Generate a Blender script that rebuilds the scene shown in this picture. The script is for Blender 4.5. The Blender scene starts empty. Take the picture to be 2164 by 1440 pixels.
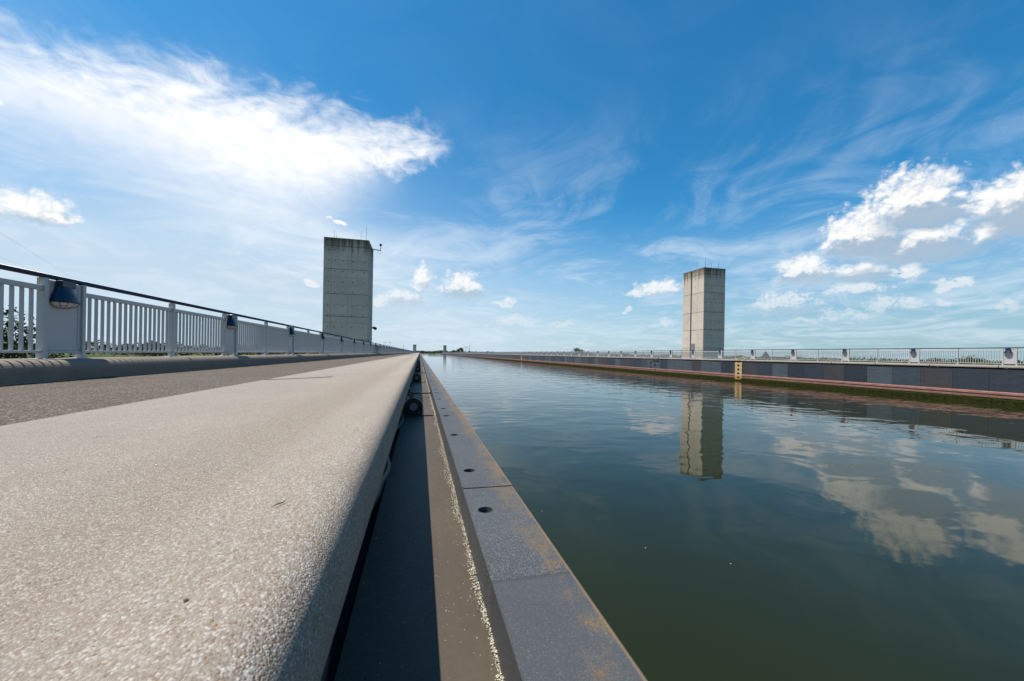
import bpy, bmesh, math, random
from mathutils import Vector, Matrix
R = math.radians
random.seed(7)
scene = bpy.context.scene
col = scene.collection

# ------------------------------------------------------------------ camera
YAW, ROLL, EYE = 0.2343, 0.0170, 0.169
cam = bpy.data.cameras.new('camera')
cam.sensor_width = 36.0
cam.lens = 816.35 / 2164 * 36.0
cam.shift_y = 28.67 / 2164
cam.clip_start = 0.02
cam.clip_end = 20000
cam.dof.use_dof = True
cam.dof.focus_distance = 3.2
cam.dof.aperture_fstop = 11
co = bpy.data.objects.new('camera', cam)
col.objects.link(co)
rt = Vector((math.cos(YAW), -math.sin(YAW), 0)); fw = Vector((math.sin(YAW), math.cos(YAW), 0)); upv = Vector((0, 0, 1))
cx = math.cos(ROLL) * rt + math.sin(ROLL) * upv
cy = math.cos(ROLL) * upv - math.sin(ROLL) * rt
cz = -fw
co.matrix_world = Matrix(((cx.x, cy.x, cz.x, 0), (cx.y, cy.y, cz.y, 0), (cx.z, cy.z, cz.z, EYE), (0, 0, 0, 1)))
scene.camera = co

# ------------------------------------------------------------------ node helper
class S:
    """a socket with arithmetic that builds math nodes"""
    def __init__(s, t, k): s.t, s.k = t, k
    def _m(s, op, *a):
        n = s.t.nodes.new('ShaderNodeMath'); n.operation = op
        for i, v in enumerate((s,) + a):
            if isinstance(v, S): s.t.links.new(v.k, n.inputs[i])
            else: n.inputs[i].default_value = v
        return S(s.t, n.outputs[0])
    def __add__(s, o): return s._m('ADD', o)
    def __radd__(s, o): return s._m('ADD', o)
    def __sub__(s, o): return s._m('SUBTRACT', o)
    def __rsub__(s, o): return (s * -1.0) + o
    def __mul__(s, o): return s._m('MULTIPLY', o)
    def __rmul__(s, o): return s._m('MULTIPLY', o)
    def __truediv__(s, o): return s._m('DIVIDE', o)
    def mad(s, a, b): return s._m('MULTIPLY_ADD', a, b)
    def max(s, o): return s._m('MAXIMUM', o)
    def min(s, o): return s._m('MINIMUM', o)
    def pow(s, o): return s._m('POWER', o)
    def abs(s): return s._m('ABSOLUTE')
    def smooth(s, a, b, c=0.0, d=1.0):
        n = s.t.nodes.new('ShaderNodeMapRange'); n.interpolation_type = 'SMOOTHSTEP'
        s.t.links.new(s.k, n.inputs[0])
        for i, v in enumerate((a, b, c, d)): n.inputs[i + 1].default_value = v
        return S(s.t, n.outputs[0])
    def lin(s, a, b, c=0.0, d=1.0):
        n = s.t.nodes.new('ShaderNodeMapRange'); n.clamp = True
        s.t.links.new(s.k, n.inputs[0])
        for i, v in enumerate((a, b, c, d)): n.inputs[i + 1].default_value = v
        return S(s.t, n.outputs[0])
    def curve(s, pts, x0, x1, y0, y1):
        v = s.lin(x0, x1)
        n = s.t.nodes.new('ShaderNodeFloatCurve')
        cv = n.mapping.curves[0]
        P = [((x - x0) / (x1 - x0), (y - y0) / (y1 - y0)) for x, y in pts]
        while len(cv.points) < len(P): cv.points.new(0.5, 0.5)
        for q, (x, y) in zip(cv.points, P): q.location = (x, y); q.handle_type = 'AUTO_CLAMPED'
        n.mapping.update()
        s.t.links.new(v.k, n.inputs['Value'])
        return S(s.t, n.outputs[0]) * (y1 - y0) + y0

def sv(t, v, socket_in):
    if isinstance(v, S): t.links.new(v.k, socket_in)
    elif v is not None: socket_in.default_value = v
def xyz(t, x, y, z):
    n = t.nodes.new('ShaderNodeCombineXYZ')
    for i, v in enumerate((x, y, z)): sv(t, v, n.inputs[i])
    return S(t, n.outputs[0])
def sep(t, v):
    n = t.nodes.new('ShaderNodeSeparateXYZ'); sv(t, v, n.inputs[0]); return [S(t, o) for o in n.outputs]
def noise(t, vec, scale, detail=4, rough=.55, dist=0.0, out=0, dim='3D'):
    n = t.nodes.new('ShaderNodeTexNoise'); n.noise_dimensions = dim; sv(t, vec, n.inputs['Vector'])
    n.inputs['Scale'].default_value = scale; n.inputs['Detail'].default_value = detail
    n.inputs['Roughness'].default_value = rough; n.inputs['Distortion'].default_value = dist
    return S(t, n.outputs[out])
def voro(t, vec, scale, feature='F1', out='Distance', rand=1.0):
    n = t.nodes.new('ShaderNodeTexVoronoi'); n.feature = feature; sv(t, vec, n.inputs['Vector'])
    n.inputs['Scale'].default_value = scale; n.inputs['Randomness'].default_value = rand
    return S(t, n.outputs[out])
def mix(t, f, a, b, mode='MIX'):
    n = t.nodes.new('ShaderNodeMix'); n.data_type = 'RGBA'; n.blend_type = mode
    sv(t, f, n.inputs[0])
    for v, i in ((a, 6), (b, 7)):
        if isinstance(v, S): t.links.new(v.k, n.inputs[i])
        else: n.inputs[i].default_value = (*v, 1)
    return S(t, n.outputs[2])
def vadd(t, a, b, op='ADD'):
    n = t.nodes.new('ShaderNodeVectorMath'); n.operation = op
    for v, i in ((a, 0), (b, 1)):
        if isinstance(v, S): t.links.new(v.k, n.inputs[i])
        else: n.inputs[i].default_value = v
    return S(t, n.outputs[0])
def vscale(t, a, f):
    n = t.nodes.new('ShaderNodeVectorMath'); n.operation = 'SCALE'; sv(t, a, n.inputs[0]); sv(t, f, n.inputs['Scale'])
    return S(t, n.outputs[0])

# ------------------------------------------------------------------ sun + sky
SUN = Vector((-0.45, 0.10, 1.0)).normalized()
SUN_EL = math.asin(SUN.z); SUN_AZ = math.atan2(SUN.x, SUN.y)
sl = bpy.data.lights.new('sun', 'SUN'); sl.energy = 5.0; sl.angle = R(0.53); sl.color = (1.0, 0.94, 0.85)
so = bpy.data.objects.new('sun', sl); col.objects.link(so)
so.rotation_euler = SUN.to_track_quat('Z', 'Y').to_euler()
scene.view_settings.view_transform = 'Standard'
scene.view_settings.look = 'None'
scene.view_settings.exposure = 0.48
scene.view_settings.gamma = 1.0
scene.view_settings.use_curve_mapping = False
scene.cycles.max_bounces = 5
scene.cycles.diffuse_bounces = 3
scene.cycles.glossy_bounces = 3
scene.cycles.caustics_reflective = False

# heaps of cumulus: azimuth, elevation, half width, height above, depth below (degrees)
PUFFS = [(55.76, 13.31, 4.31, 3.78, 1.98), (59.15, 15.89, 4.05, 3.83, 2.53), (59.88, 11.97, 3.34, 2.53, 1.68), (65.36, 14.17, 3.0, 3.06, 2.56), (66.38, 15.86, 1.58, 1.33, 1.58), (64.29, 12.23, 1.54, 1.05, 0.8), (50.41, 10.27, 3.32, 1.95, 0.98), (55.42, 9.57, 2.91, 1.52, 0.51), (59.24, 8.97, 1.57, 1.62, 0.77), (48.17, 6.39, 3.7, 1.82, 0.86), (55.25, 7.75, 3.32, 1.03, 0.41), (57.05, 5.77, 1.18, 1.51, 0.6), (58.94, 5.63, 1.24, 1.46, 0.49), (53.16, 4.96, 1.49, 1.28, 0.43), (55.17, 4.55, 1.02, 0.73, 0.31), (61.41, 5.53, 0.94, 0.84, 0.28), (65.46, 4.93, 1.38, 0.94, 0.34), (62.0, 7.5, 1.6, 0.64, 0.37), (50.27, 4.6, 1.44, 0.5, 0.28), (34.26, 9.17, 3.55, 1.72, 0.77), (31.46, 8.69, 1.78, 0.78, 0.46), (34.88, 4.57, 1.46, 0.84, 0.39), (29.96, 6.35, 0.9, 0.46, 0.33), (43.46, 3.86, 1.16, 0.42, 0.24), (5.8, 9.23, 3.72, 2.95, 0.95), (0.21, 10.37, 1.73, 2.49, 1.33), (-2.57, 7.56, 3.37, 1.19, 0.8), (13.91, 4.54, 3.85, 1.53, 0.56), (-5.75, 6.85, 2.5, 0.91, 0.52), (-38.09, 12.18, 3.22, 2.14, 0.83), (-10.88, 16.9, 1.25, 0.30, 0.20), (-13.88, 8.76, 1.22, 0.73, 0.37), (-40.07, 20.79, 0.6, 0.51, 0.36), (-36.4, 12.06, 1.46, 0.6, 0.26), (12.5, 7.4, 2.2, .7, .35), (20.5, 4.4, 2.4, .6, .3)]

def build_sky():
    w = bpy.data.worlds.new('World'); scene.world = w; w.use_nodes = True
    w.cycles.sampling_method = 'NONE'
    t = w.node_tree; t.nodes.clear()
    out = t.nodes.new('ShaderNodeOutputWorld'); bg = t.nodes.new('ShaderNodeBackground')
    t.links.new(bg.outputs[0], out.inputs[0])
    STR = 0.078
    bg.inputs['Strength'].default_value = STR
    sky = t.nodes.new('ShaderNodeTexSky'); sky.sky_type = 'NISHITA'; sky.sun_disc = False
    sky.sun_elevation = SUN_EL; sky.sun_rotation = SUN_AZ
    sky.altitude = 50; sky.air_density = 1.0; sky.dust_density = 0.7; sky.ozone_density = 2.0
    base = S(t, sky.outputs[0])
    tc = t.nodes.new('ShaderNodeTexCoord')
    d = vadd(t, S(t, tc.outputs['Generated']), (0, 0, 0), 'NORMALIZE')
    x, y, z = sep(t, d)
    az = x._m('ARCTAN2', y) * (180 / math.pi)
    el = z._m('ARCSINE') * (180 / math.pi)
    # the cloud pattern of one quarter of the sky goes on, mirrored, round the horizon
    fz = (az + 42.0)._m('PINGPONG', 112.0) - 42.0
    back = az.abs().smooth(179, 160)
    # cumulus density as a node group so that it can be sampled twice (once towards the light)
    g = bpy.data.node_groups.new('cumulus_density', 'ShaderNodeTree')
    for n_, ty in (('az', 'NodeSocketFloat'), ('el', 'NodeSocketFloat')): g.interface.new_socket(n_, in_out='INPUT', socket_type=ty)
    g.interface.new_socket('density', in_out='OUTPUT', socket_type='NodeSocketFloat')
    g.interface.new_socket('mass', in_out='OUTPUT', socket_type='NodeSocketFloat')
    gi = g.nodes.new('NodeGroupInput'); go = g.nodes.new('NodeGroupOutput')
    A = S(g, gi.outputs[0]); E = S(g, gi.outputs[1])
    P = xyz(g, A * 0.1, E * 0.12, 0.0)
    wv = noise(g, P, 5.0, 1, .5, 0, 1, '2D')
    A2 = A + (sep(g, wv)[0] - .5) * 2.0; E2 = E + (sep(g, wv)[1] - .5) * 1.5
    def v3(s): return xyz(g, s, s, s)
    VA, VE = v3(A2), v3(E2)
    def vmad(a, m, c):
        n = g.nodes.new('ShaderNodeVectorMath'); n.operation = 'MULTIPLY_ADD'; g.links.new(a.k, n.inputs[0])
        for i, v in ((1, m), (2, c)):
            if isinstance(v, S): g.links.new(v.k, n.inputs[i])
            else: n.inputs[i].default_value = v
        return S(g, n.outputs[0])
    acc = None
    for i in range(0, len(PUFFS), 3):
        q = PUFFS[i:i + 3]
        U = vmad(VA, [1 / p[2] for p in q], [-p[0] / p[2] for p in q])
        V = vadd(g, vmad(VE, [1 / p[3] for p in q], [-p[1] / p[3] for p in q]), vmad(VE, [-.75 / p[4] for p in q], [.75 * p[1] / p[4] for p in q]), 'MAXIMUM')
        D = vmad(U, U, vadd(g, V, V, 'MULTIPLY'))
        acc = D if acc is None else vadd(g, acc, D, 'MINIMUM')
    a_, b_, c_ = sep(g, acc)
    m = 1.0 - a_.min(b_).min(c_)
    mass = m.max(-1.5)
    f1 = noise(g, P, 8.0, 5, .56, 0, 0, '2D')
    bl = noise(g, vadd(g, P, (3.1, 7.7, 0)), 7.0, 1, .5, 0, 0, '2D')
    bl2 = noise(g, vadd(g, P, (1.7, 4.3, 0)), 17.0, 2, .5, 0, 0, '2D')
    bill = (bl - .5).abs() * 2.0 + (bl2 - .5).abs() * 1.3 - .42
    low = E.smooth(11.5, 6.5)
    rag = noise(g, vadd(g, P, (5.9, 1.3, 0)), 24.0, 3, .6, 0, 0, '2D')
    dens = mass * .92 + (f1 - .5) * 1.15 + bill * .75 + .06 + (rag - .53) * low * 1.6
    g.links.new(dens.k, go.inputs[0]); g.links.new(mass.k, go.inputs[1])
    def dens_at(a, e):
        n = t.nodes.new('ShaderNodeGroup'); n.node_tree = g
        sv(t, a, n.inputs[0]); sv(t, e, n.inputs[1]); return S(t, n.outputs[0]), S(t, n.outputs[1])
    d0, m0 = dens_at(fz, el); d1, m1 = dens_at(fz - .45, el + .9)
    # grey bases under the heaps
    BASES = [(59.6, 11.0, 4.6, 1.25), (55.6, 12.2, 3.6, 1.1), (60.2, 14.3, 3.4, 1.3), (65.8, 12.7, 2.9, 1.5), (55.3, 9.3, 2.9, .85), (50.6, 9.45, 3.1, .65), (48.5, 5.75, 3.4, .6), (5.9, 8.6, 3.3, .7), (-2.4, 7.2, 3.2, .7)]
    acc = None
    ew = el + (d0 - m0 * .8) * .9; aw = fz + (d0 - m0 * .8) * 1.1
    VA, VE = xyz(t, aw, aw, aw), xyz(t, ew, ew, ew)
    for i in range(0, 9, 3):
        q = BASES[i:i + 3]
        def vm(v, m, c_):
            n = t.nodes.new('ShaderNodeVectorMath'); n.operation = 'MULTIPLY_ADD'; t.links.new(v.k, n.inputs[0])
            n.inputs[1].default_value = m; n.inputs[2].default_value = c_; return S(t, n.outputs[0])
        U = vm(VA, [1 / p[2] for p in q], [-p[0] / p[2] for p in q]); V = vm(VE, [1 / p[3] for p in q], [-p[1] / p[3] for p in q])
        D = vadd(t, vadd(t, U, U, 'MULTIPLY'), vadd(t, V, V, 'MULTIPLY'))
        acc = D if acc is None else vadd(t, acc, D, 'MINIMUM')
    a_, b_, c_ = sep(t, acc)
    basem = (a_.min(b_).min(c_)).smooth(2.1, -.2)
    alpha = (d0.smooth(-.18, 0.85).max(basem.smooth(0.0, 1.0) * .85)) * el.smooth(1.0, 13.0, .22, 1.0) * back
    lit = ((d0 - d1) * .50 + (m0 - m1) * .55 - d0 * .10 + .16 - basem * .70).smooth(-.60, .42)
    ccol = mix(t, lit, (.40, .51, .63), (1.0, .99, .97))
    ccol = mix(t, el.smooth(13, 3) * .55, ccol, (.64, .73, .81))
    # the big bank of thin high cloud
    up_pts = [(-90, 24), (-46.3, 26.75), (-39.9, 26.6), (-34.2, 28.2), (-24.8, 29.9), (-17.6, 30.1), (-9.2, 30.1), (-2.3, 30.0), (1.6, 29.2), (4.6, 27.9), (8, 23)]
    lo_pts = [(-90, 20), (-46.2, 22.4), (-39.8, 22.1), (-35.6, 22.0), (-30.6, 21.4), (-24.6, 20.4), (-19.5, 19.3), (-14.8, 20.2), (-9.7, 22.4), (-1.6, 24.3), (2.4, 26.0), (4.6, 27.8), (8, 33)]
    ue = az.curve(up_pts, -90, 8, 0, 40); le = az.curve(lo_pts, -90, 8, 0, 40)
    # stretched along the drift of the bank
    ws = noise(t, xyz(t, az * .052 + el * .02, el * .13 - az * .025, 0.0), 3.0, 5, .62, .4, 0, '2D')
    wf = noise(t, xyz(t, az * .16 + el * .05, el * .24, 0.0), 3.0, 6, .54, .3, 0, '2D')
    du = (ue - el) * .26 + (ws - .5) * 1.9 + (wf - .5) * .55
    dl = (el - le) * .30 + (ws - .5) * .9 + (wf - .5) * .9
    tip = az.smooth(-14, 0)
    bank = du.smooth(-.40, 1.35) * (tip * dl.smooth(-.25, .7) + (1.0 - tip) * (el - le + (ws - .5) * 3.0).smooth(-7.5, 4.0)) * (az + (wf - .5) * 4.0).smooth(7.0, 0.5)
    bank = bank * (wf * .5 + .68).min(.97) * az.smooth(-75, -55)
    # thin veil: wispy cirrus everywhere, denser low down and towards the sun's side
    pv = xyz(t, x / (z + .10), y / (z + .10), 0.0)
    v1 = noise(t, pv, .8, 5, .60, 1.2, 0, '2D')
    v2 = noise(t, vadd(t, pv, (7.3, 1.1, 0)), 2.0, 6, .64, 1.6, 0, '2D')
    wis = (v1 * .6 + v2 * .4).smooth(.40, .70)
    leftlow = az.smooth(34, -26) * el.smooth(34, 10)
    lens_ = (el - 12.5 + az * .09 + (v2 - .5) * 3).abs().smooth(5.5, 0.0) * az.smooth(-36, -24) * az.smooth(8, -10)
    mid = el.smooth(36, 10)
    veil = leftlow * .46 + el.smooth(21, 1) * .72
    veil = veil.min(.90)
    k = 10.0
    deep = mix(t, 1.0, base, (.55, 1.035, 1.19), 'MULTIPLY')
    hs = t.nodes.new('ShaderNodeHueSaturation'); hs.inputs['Saturation'].default_value = 1.12; hs.inputs['Value'].default_value = 1.16
    t.links.new(deep.k, hs.inputs['Color'])
    c = S(t, hs.outputs[0])
    c = mix(t, veil, c, vscale(t, mix(t, az.smooth(5, 62), (.56, .675, .785), (.36, .46, .555)), k))
    c = mix(t, (wis * (mid * .50 + .02) + lens_ * (v2 * .6 + .25)).min(.8), c, tuple(v * k for v in (.70, .79, .88)))
    c = mix(t, bank, c, tuple(v * k for v in (1.0, 1.0, 1.0)))
    c = mix(t, alpha, c, vscale(t, ccol, k * .95))
    t.links.new(c.k, bg.inputs['Color'])
build_sky()

# ------------------------------------------------------------------ materials
def mat(name, build, rough=.7, spec=.5, metal=0.0):
    m = bpy.data.materials.new(name); m.use_nodes = True
    t = m.node_tree; b = t.nodes['Principled BSDF']
    b.inputs['Roughness'].default_value = rough; b.inputs['Metallic'].default_value = metal
    b.inputs['Specular IOR Level'].default_value = spec
    tc = t.nodes.new('ShaderNodeTexCoord'); geo = t.nodes.new('ShaderNodeNewGeometry')
    oi = t.nodes.new('ShaderNodeObjectInfo')
    build(t, b, S(t, geo.outputs['Position']), S(t, oi.outputs['Random']))
    return m
def setc(t, b, c):
    c = mix(t, 1.0, c, (.80, .79, .78), 'MULTIPLY')      # all albedos scaled down against the raised exposure
    if isinstance(c, S): t.links.new(c.k, b.inputs['Base Color'])
    else: b.inputs['Base Color'].default_value = (*c, 1)
def bump(t, b, h, strength=1.0, dist=.01):
    n = t.nodes.new('ShaderNodeBump'); n.inputs['Strength'].default_value = strength; n.inputs['Distance'].default_value = dist
    t.links.new(h.k, n.inputs['Height']); t.links.new(n.outputs[0], b.inputs['Normal'])
def plain(name, c, rough=.6, spec=.4, metal=0.0, var=.12, scale=3.0):
    def f(t, b, p, r):
        n = noise(t, p, scale, 5, .6)
        k = n * (2 * var) + (1 - var) + (r - .5) * var
        setc(t, b, mix(t, 1.0, c, xyz(t, k, k, k), 'MULTIPLY'))
    return mat(name, f, rough, spec, metal)

def m_grit(name, cols, grain=330, patch=.12, bdist=.0022, hollow=False, rough=.85):
    """exposed aggregate: every stone has its own tint and stands proud"""
    def f(t, b, p, r):
        pw = vadd(t, p, vscale(t, noise(t, p, 90, 2, .5, 0, 1), .004))
        d1 = voro(t, pw, grain)
        c1 = voro(t, pw, grain, 'F1', 'Color')
        cr, cg, cb = sep(t, c1)
        c = mix(t, cr.smooth(.0, 1.0), cols[0], cols[1])
        c = mix(t, cg.smooth(.72, .92), c, cols[2])
        c = mix(t, cb.smooth(.86, .97), c, cols[3])
        crev = d1.smooth(.25, .75)
        c = mix(t, crev * .30, c, tuple(v * .35 for v in cols[0]))
        n = noise(t, p, 1.7, 5, .6); n2 = noise(t, p, 11, 5, .65)
        k = (n - .5) * (patch * 3) + (n2 - .5) * (patch * 2) + 1.0
        c = mix(t, 1.0, c, xyz(t, k, k, k), 'MULTIPLY')
        if hollow:      # browner, darker tone in the shallow hollow before the rounded shoulder
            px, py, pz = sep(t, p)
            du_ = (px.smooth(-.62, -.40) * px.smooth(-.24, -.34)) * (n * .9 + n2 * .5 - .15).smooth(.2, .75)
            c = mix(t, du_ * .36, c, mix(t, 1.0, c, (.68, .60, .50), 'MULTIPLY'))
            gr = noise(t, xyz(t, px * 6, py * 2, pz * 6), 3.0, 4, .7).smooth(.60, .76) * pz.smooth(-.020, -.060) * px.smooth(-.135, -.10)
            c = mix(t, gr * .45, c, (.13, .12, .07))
        setc(t, b, c)
        h = (1.0 - d1.smooth(0, .8)) * (cr * .7 + .5) + noise(t, p, 60, 3, .6) * .8
        bump(t, b, h, 1.0, bdist)
    return mat(name, f, rough, .3)
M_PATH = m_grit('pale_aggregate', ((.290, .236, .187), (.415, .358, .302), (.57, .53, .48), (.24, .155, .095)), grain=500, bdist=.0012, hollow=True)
M_STRIP = m_grit('pale_aggregate_strip', ((.285, .236, .192), (.40, .350, .302), (.54, .50, .455), (.24, .155, .095)), grain=500, bdist=.0012)
M_ASPH = m_grit('brown_asphalt', ((.062, .042, .029), (.128, .093, .069), (.37, .305, .245), (.022, .017, .013)), grain=150, patch=.25, bdist=.0022)

def f_kerb(t, b, p, r):
    n = noise(t, p, 4, 6, .65); n2 = noise(t, p, 60, 4, .6)
    k = n * .5 + n2 * .35 + .55
    setc(t, b, mix(t, 1.0, (.265, .218, .172), xyz(t, k, k, k), 'MULTIPLY')); bump(t, b, n2, .6, .003)
M_KERB = mat('kerb_concrete', f_kerb, .85, .25)
def f_coping(t, b, p, r):
    px, py, pz = sep(t, p)
    n = noise(t, xyz(t, px, py * .4, pz * 2), 3, 6, .65); n2 = noise(t, p, 30, 4, .6)
    k = n * .7 + n2 * .3 + .5 + (r - .5) * .15
    setc(t, b, mix(t, 1.0, (.34, .325, .295), xyz(t, k, k, k), 'MULTIPLY')); bump(t, b, n2, .5, .003)
M_COPING = mat('coping_concrete', f_coping, .85, .25)

def f_tower(t, b, p, r):
    px, py, pz = sep(t, p)
    n = noise(t, p, .9, 6, .6); n2 = noise(t, p, 9, 6, .65)
    streak = noise(t, xyz(t, px * 3.0, py * 3.0, pz * .12), 1.0, 6, .62)
    k = n * .35 + n2 * .2 + .70 + (r - .5) * .10
    c = mix(t, 1.0, (.665, .585, .495), xyz(t, k, k, k), 'MULTIPLY')
    # weathering: dark algae at the top of the walls running down in streaks
    run = (pz + (streak - .5) * 5.0 + (n2 - .5) * .8).smooth(10.2, 12.2)
    c = mix(t, run * .86, c, (.070, .050, .026))
    s2 = streak.smooth(.55, .78) * pz.smooth(4.5, 11.5)
    c = mix(t, s2 * .38, c, (.16, .145, .115))
    setc(t, b, c)
    brd = noise(t, xyz(t, px * 1.0, py * 1.0, pz * 14), 2.0, 3, .6)
    bump(t, b, n2 * .6 + brd * .4, .35, .006)
M_TOWER = mat('board_marked_concrete', f_tower, .9, .2)
M_TGAP = plain('tower_joint', (.055, .052, .046), .95, .1)
M_TIE = plain('tie_hole_dark', (.06, .056, .05), .9, .1)

def f_paint(t, b, p, r):
    n = noise(t, p, 6, 6, .7); n2 = noise(t, p, 45, 4, .7)
    k = n * .14 + n2 * .06 + .90
    c = mix(t, 1.0, (.52, .52, .52), xyz(t, k, k, k), 'MULTIPLY')
    c = mix(t, (n * .6 + n2 * .4).smooth(.66, .76) * .45, c, (.22, .17, .12))
    setc(t, b, c); bump(t, b, n2, .08, .002)
M_PAINT = mat('grey_white_paint', f_paint, .42, .45)
M_BLUE = plain('dark_blue_paint', (.007, .023, .066), .32, .5, 0, .15)
M_LENS = plain('lamp_lens', (.70, .71, .71), .22, .6, 0, .12, 20)
M_RAIL_SHADOW = plain('painted_rail_shadow', (.035, .032, .03), .8, .3, 0, .4, 30)  # dark colour for the handrail shadow painted on the asphalt
M_BLACK = plain('black_rubber', (.012, .012, .013), .5, .4, 0, .3, 20)
M_DGREY = plain('dark_plate', (.03, .032, .035), .6, .4, 0, .3, 20)
M_MIDGREY = plain('grey_pipe', (.22, .23, .24), .5, .4, 0, .15, 30)
M_STEEL = plain('galvanised_steel', (.33, .34, .35), .4, .5, .6, .15, 10)

def f_plate(t, b, p, r):
    px, py, pz = sep(t, p)
    n = noise(t, p, 5, 6, .65); sp = noise(t, p, 420, 2, .6); sp2 = voro(t, p, 700, 'F1', 'Color')
    sr, sg, sb = sep(t, sp2)
    big = noise(t, xyz(t, px * .3, py, pz), 2.2, 4, .6)
    k = n * .6 + big * .8 + .32 + (r - .5) * .2
    c = mix(t, 1.0, (.055, .059, .064), xyz(t, k, k, k), 'MULTIPLY')
    coat = py.smooth(.662, .667)
    c = mix(t, sr.smooth(.82, .99) * (coat * .35 + .30), c, (.30, .32, .36))
    c = mix(t, py.smooth(.655, .662) * py.smooth(.672, .666) * .5, c, (.02, .022, .028))
    c = mix(t, (1.0 - coat) * .35, c, (.075, .082, .094))
    c = mix(t, sg.smooth(.80, .99) * .5, c, (.03, .032, .04))
    # rust-coloured lichen, mostly along the water-side edge
    edge = px.smooth(.15, .285) * (py.smooth(0.0, 4.0, .75, 1.0))
    ru = (noise(t, xyz(t, px * 1.2, py * .8, pz), 9, 7, .76) + edge * .30 + (noise(t, p, 1.3, 3, .6) - .5) * .50).smooth(.60, .84) * (sp * .9 + noise(t, p, 130, 4, .75) * .9 - .35).smooth(.35, .72)
    c = mix(t, ru, c, mix(t, sp, (.13, .065, .012), (.30, .185, .055)))
    c = mix(t, px.smooth(.2735, .2775) * .6, c, (.26, .17, .08))
    setc(t, b, c)
    rg = sep(t, sp2)[1] * .25 + .50
    t.links.new(rg.k, b.inputs['Roughness'])
    bump(t, b, sp * .5 + sr * .5, .55, .0016)
M_PLATE = mat('gritted_steel_plate', f_plate, .5, .45)
def f_floor(t, b, p, r):
    px, py, pz = sep(t, p)
    n = noise(t, xyz(t, px * 2, py * .5, pz), 5, 6, .65); n2 = noise(t, p, 70, 4, .65)
    k = n * .7 + n2 * .3 + .5
    c = mix(t, 1.0, (.092, .071, .052), xyz(t, k, k, k), 'MULTIPLY')
    ru = (noise(t, p, 14, 6, .7) + (n - .5) * .4).smooth(.66, .76) * px.smooth(.02, .07)
    c = mix(t, ru * .55, c, (.26, .16, .045))
    sp = sep(t, voro(t, p, 160, 'F1', 'Color'))[0] - voro(t, p, 160) * .9
    c = mix(t, sp.smooth(.78, .86) * .6, c, (.5, .47, .4))
    setc(t, b, c); bump(t, b, n2, .4, .002)
M_FLOOR = mat('gutter_floor', f_floor, .6, .3)

def m_panel(name, c0):
    def f(t, b, p, r):
        px, py, pz = sep(t, p)
        n = noise(t, xyz(t, px, py * .5, pz * 2), 3, 6, .65)
        scr = noise(t, xyz(t, px, py * .35, pz * 16), 1.6, 4, .7)
        k = n * .9 + .55
        c = mix(t, 1.0, c0, xyz(t, k, k, k), 'MULTIPLY')
        c = mix(t, scr.smooth(.70, .80) * .45, c, (.20, .23, .26))
        drip = noise(t, xyz(t, px, py * 7, pz * .5), 1.5, 5, .65).smooth(.58, .75)
        c = mix(t, drip * .4, c, (.10, .095, .085))
        setc(t, b, c)
    return mat(name, f, .5, .4)
PANELS = [m_panel('fender_blue_black', (.036, .045, .062)), m_panel('fender_slate', (.072, .090, .108)), m_panel('fender_brown_black', (.056, .052, .058)), m_panel('fender_dark', (.028, .034, .048)), m_panel('fender_blue_grey', (.048, .064, .085))]
PW = [0, 3, 2, 0, 4, 3, 1, 2, 0, 3, 2, 0, 1, 4]
def f_red(t, b, p, r):
    px, py, pz = sep(t, p)
    n = noise(t, xyz(t, px, py * .5, pz), 5, 6, .65)
    c = mix(t, n.smooth(.3, .7), (.30, .135, .108), (.40, .205, .17))
    c = mix(t, (pz + (n - .5) * .12).smooth(-1.66, -1.74) * .6, c, (.13, .10, .05))
    setc(t, b, c)
M_RED = mat('faded_red_strip', f_red, .6, .35)
def f_alg(t, b, p, r):
    px, py, pz = sep(t, p)
    n = noise(t, p, 9, 6, .7); n2 = noise(t, p, 45, 4, .7)
    c = mix(t, n.smooth(.3, .7), (.013, .015, .003), (.042, .045, .008))
    setc(t, b, c); bump(t, b, n * .5 + n2 * .5, 1.0, .06)
M_ALG = mat('green_algae', f_alg, .95, .1)
def f_yel(t, b, p, r):
    px, py, pz = sep(t, p)
    n = noise(t, p, 9, 6, .7)
    c = mix(t, n.smooth(.4, .75), (.62, .44, .22), (.50, .30, .10))
    c = mix(t, (pz + (n - .5) * .5).smooth(-1.35, -1.85) * .7, c, (.36, .17, .03))
    setc(t, b, c)
M_YELLOW = mat('yellow_ladder_paint', f_yel, .6, .35)
M_BYEL = plain('yellow_tube', (.62, .50, .12), .5, .4)
M_GAUGE = plain('black_gauge', (.014, .014, .016), .6, .3)

def f_water(t, b, p, r):
    px, py, pz = sep(t, p)
    patch = noise(t, xyz(t, px * .035, py * .012, 0.0), 1.0, 3, .55)
    w1 = noise(t, xyz(t, px * .55, py * .75, 0.0), 1.0, 2, .5, .35)
    w2 = noise(t, xyz(t, px * 1.9, py * 2.6, 4.0), 1.0, 3, .55, .3)
    w3 = noise(t, xyz(t, px * 7, py * 9, 8.0), 1.0, 2, .5)
    rough_area = patch.smooth(.44, .62)
    far = py.smooth(3.0, 16.0, .35, 1.0)
    h = (w1 * .034 + w2 * .0050 * (rough_area * 1.0 + .30) + w3 * .0006 * (rough_area * 1.6 + .05)) * far
    bump(t, b, h, 1.0, 1.0)
    c = mix(t, noise(t, xyz(t, px * .2, py * .2, 0.0), 1.0, 3, .6), (.0130, .0180, .0050), (.0195, .0245, .0085))
    setc(t, b, c)
    b.inputs['IOR'].default_value = 1.333
M_WATER = mat('murky_green_water', f_water, .02, .33)

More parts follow.
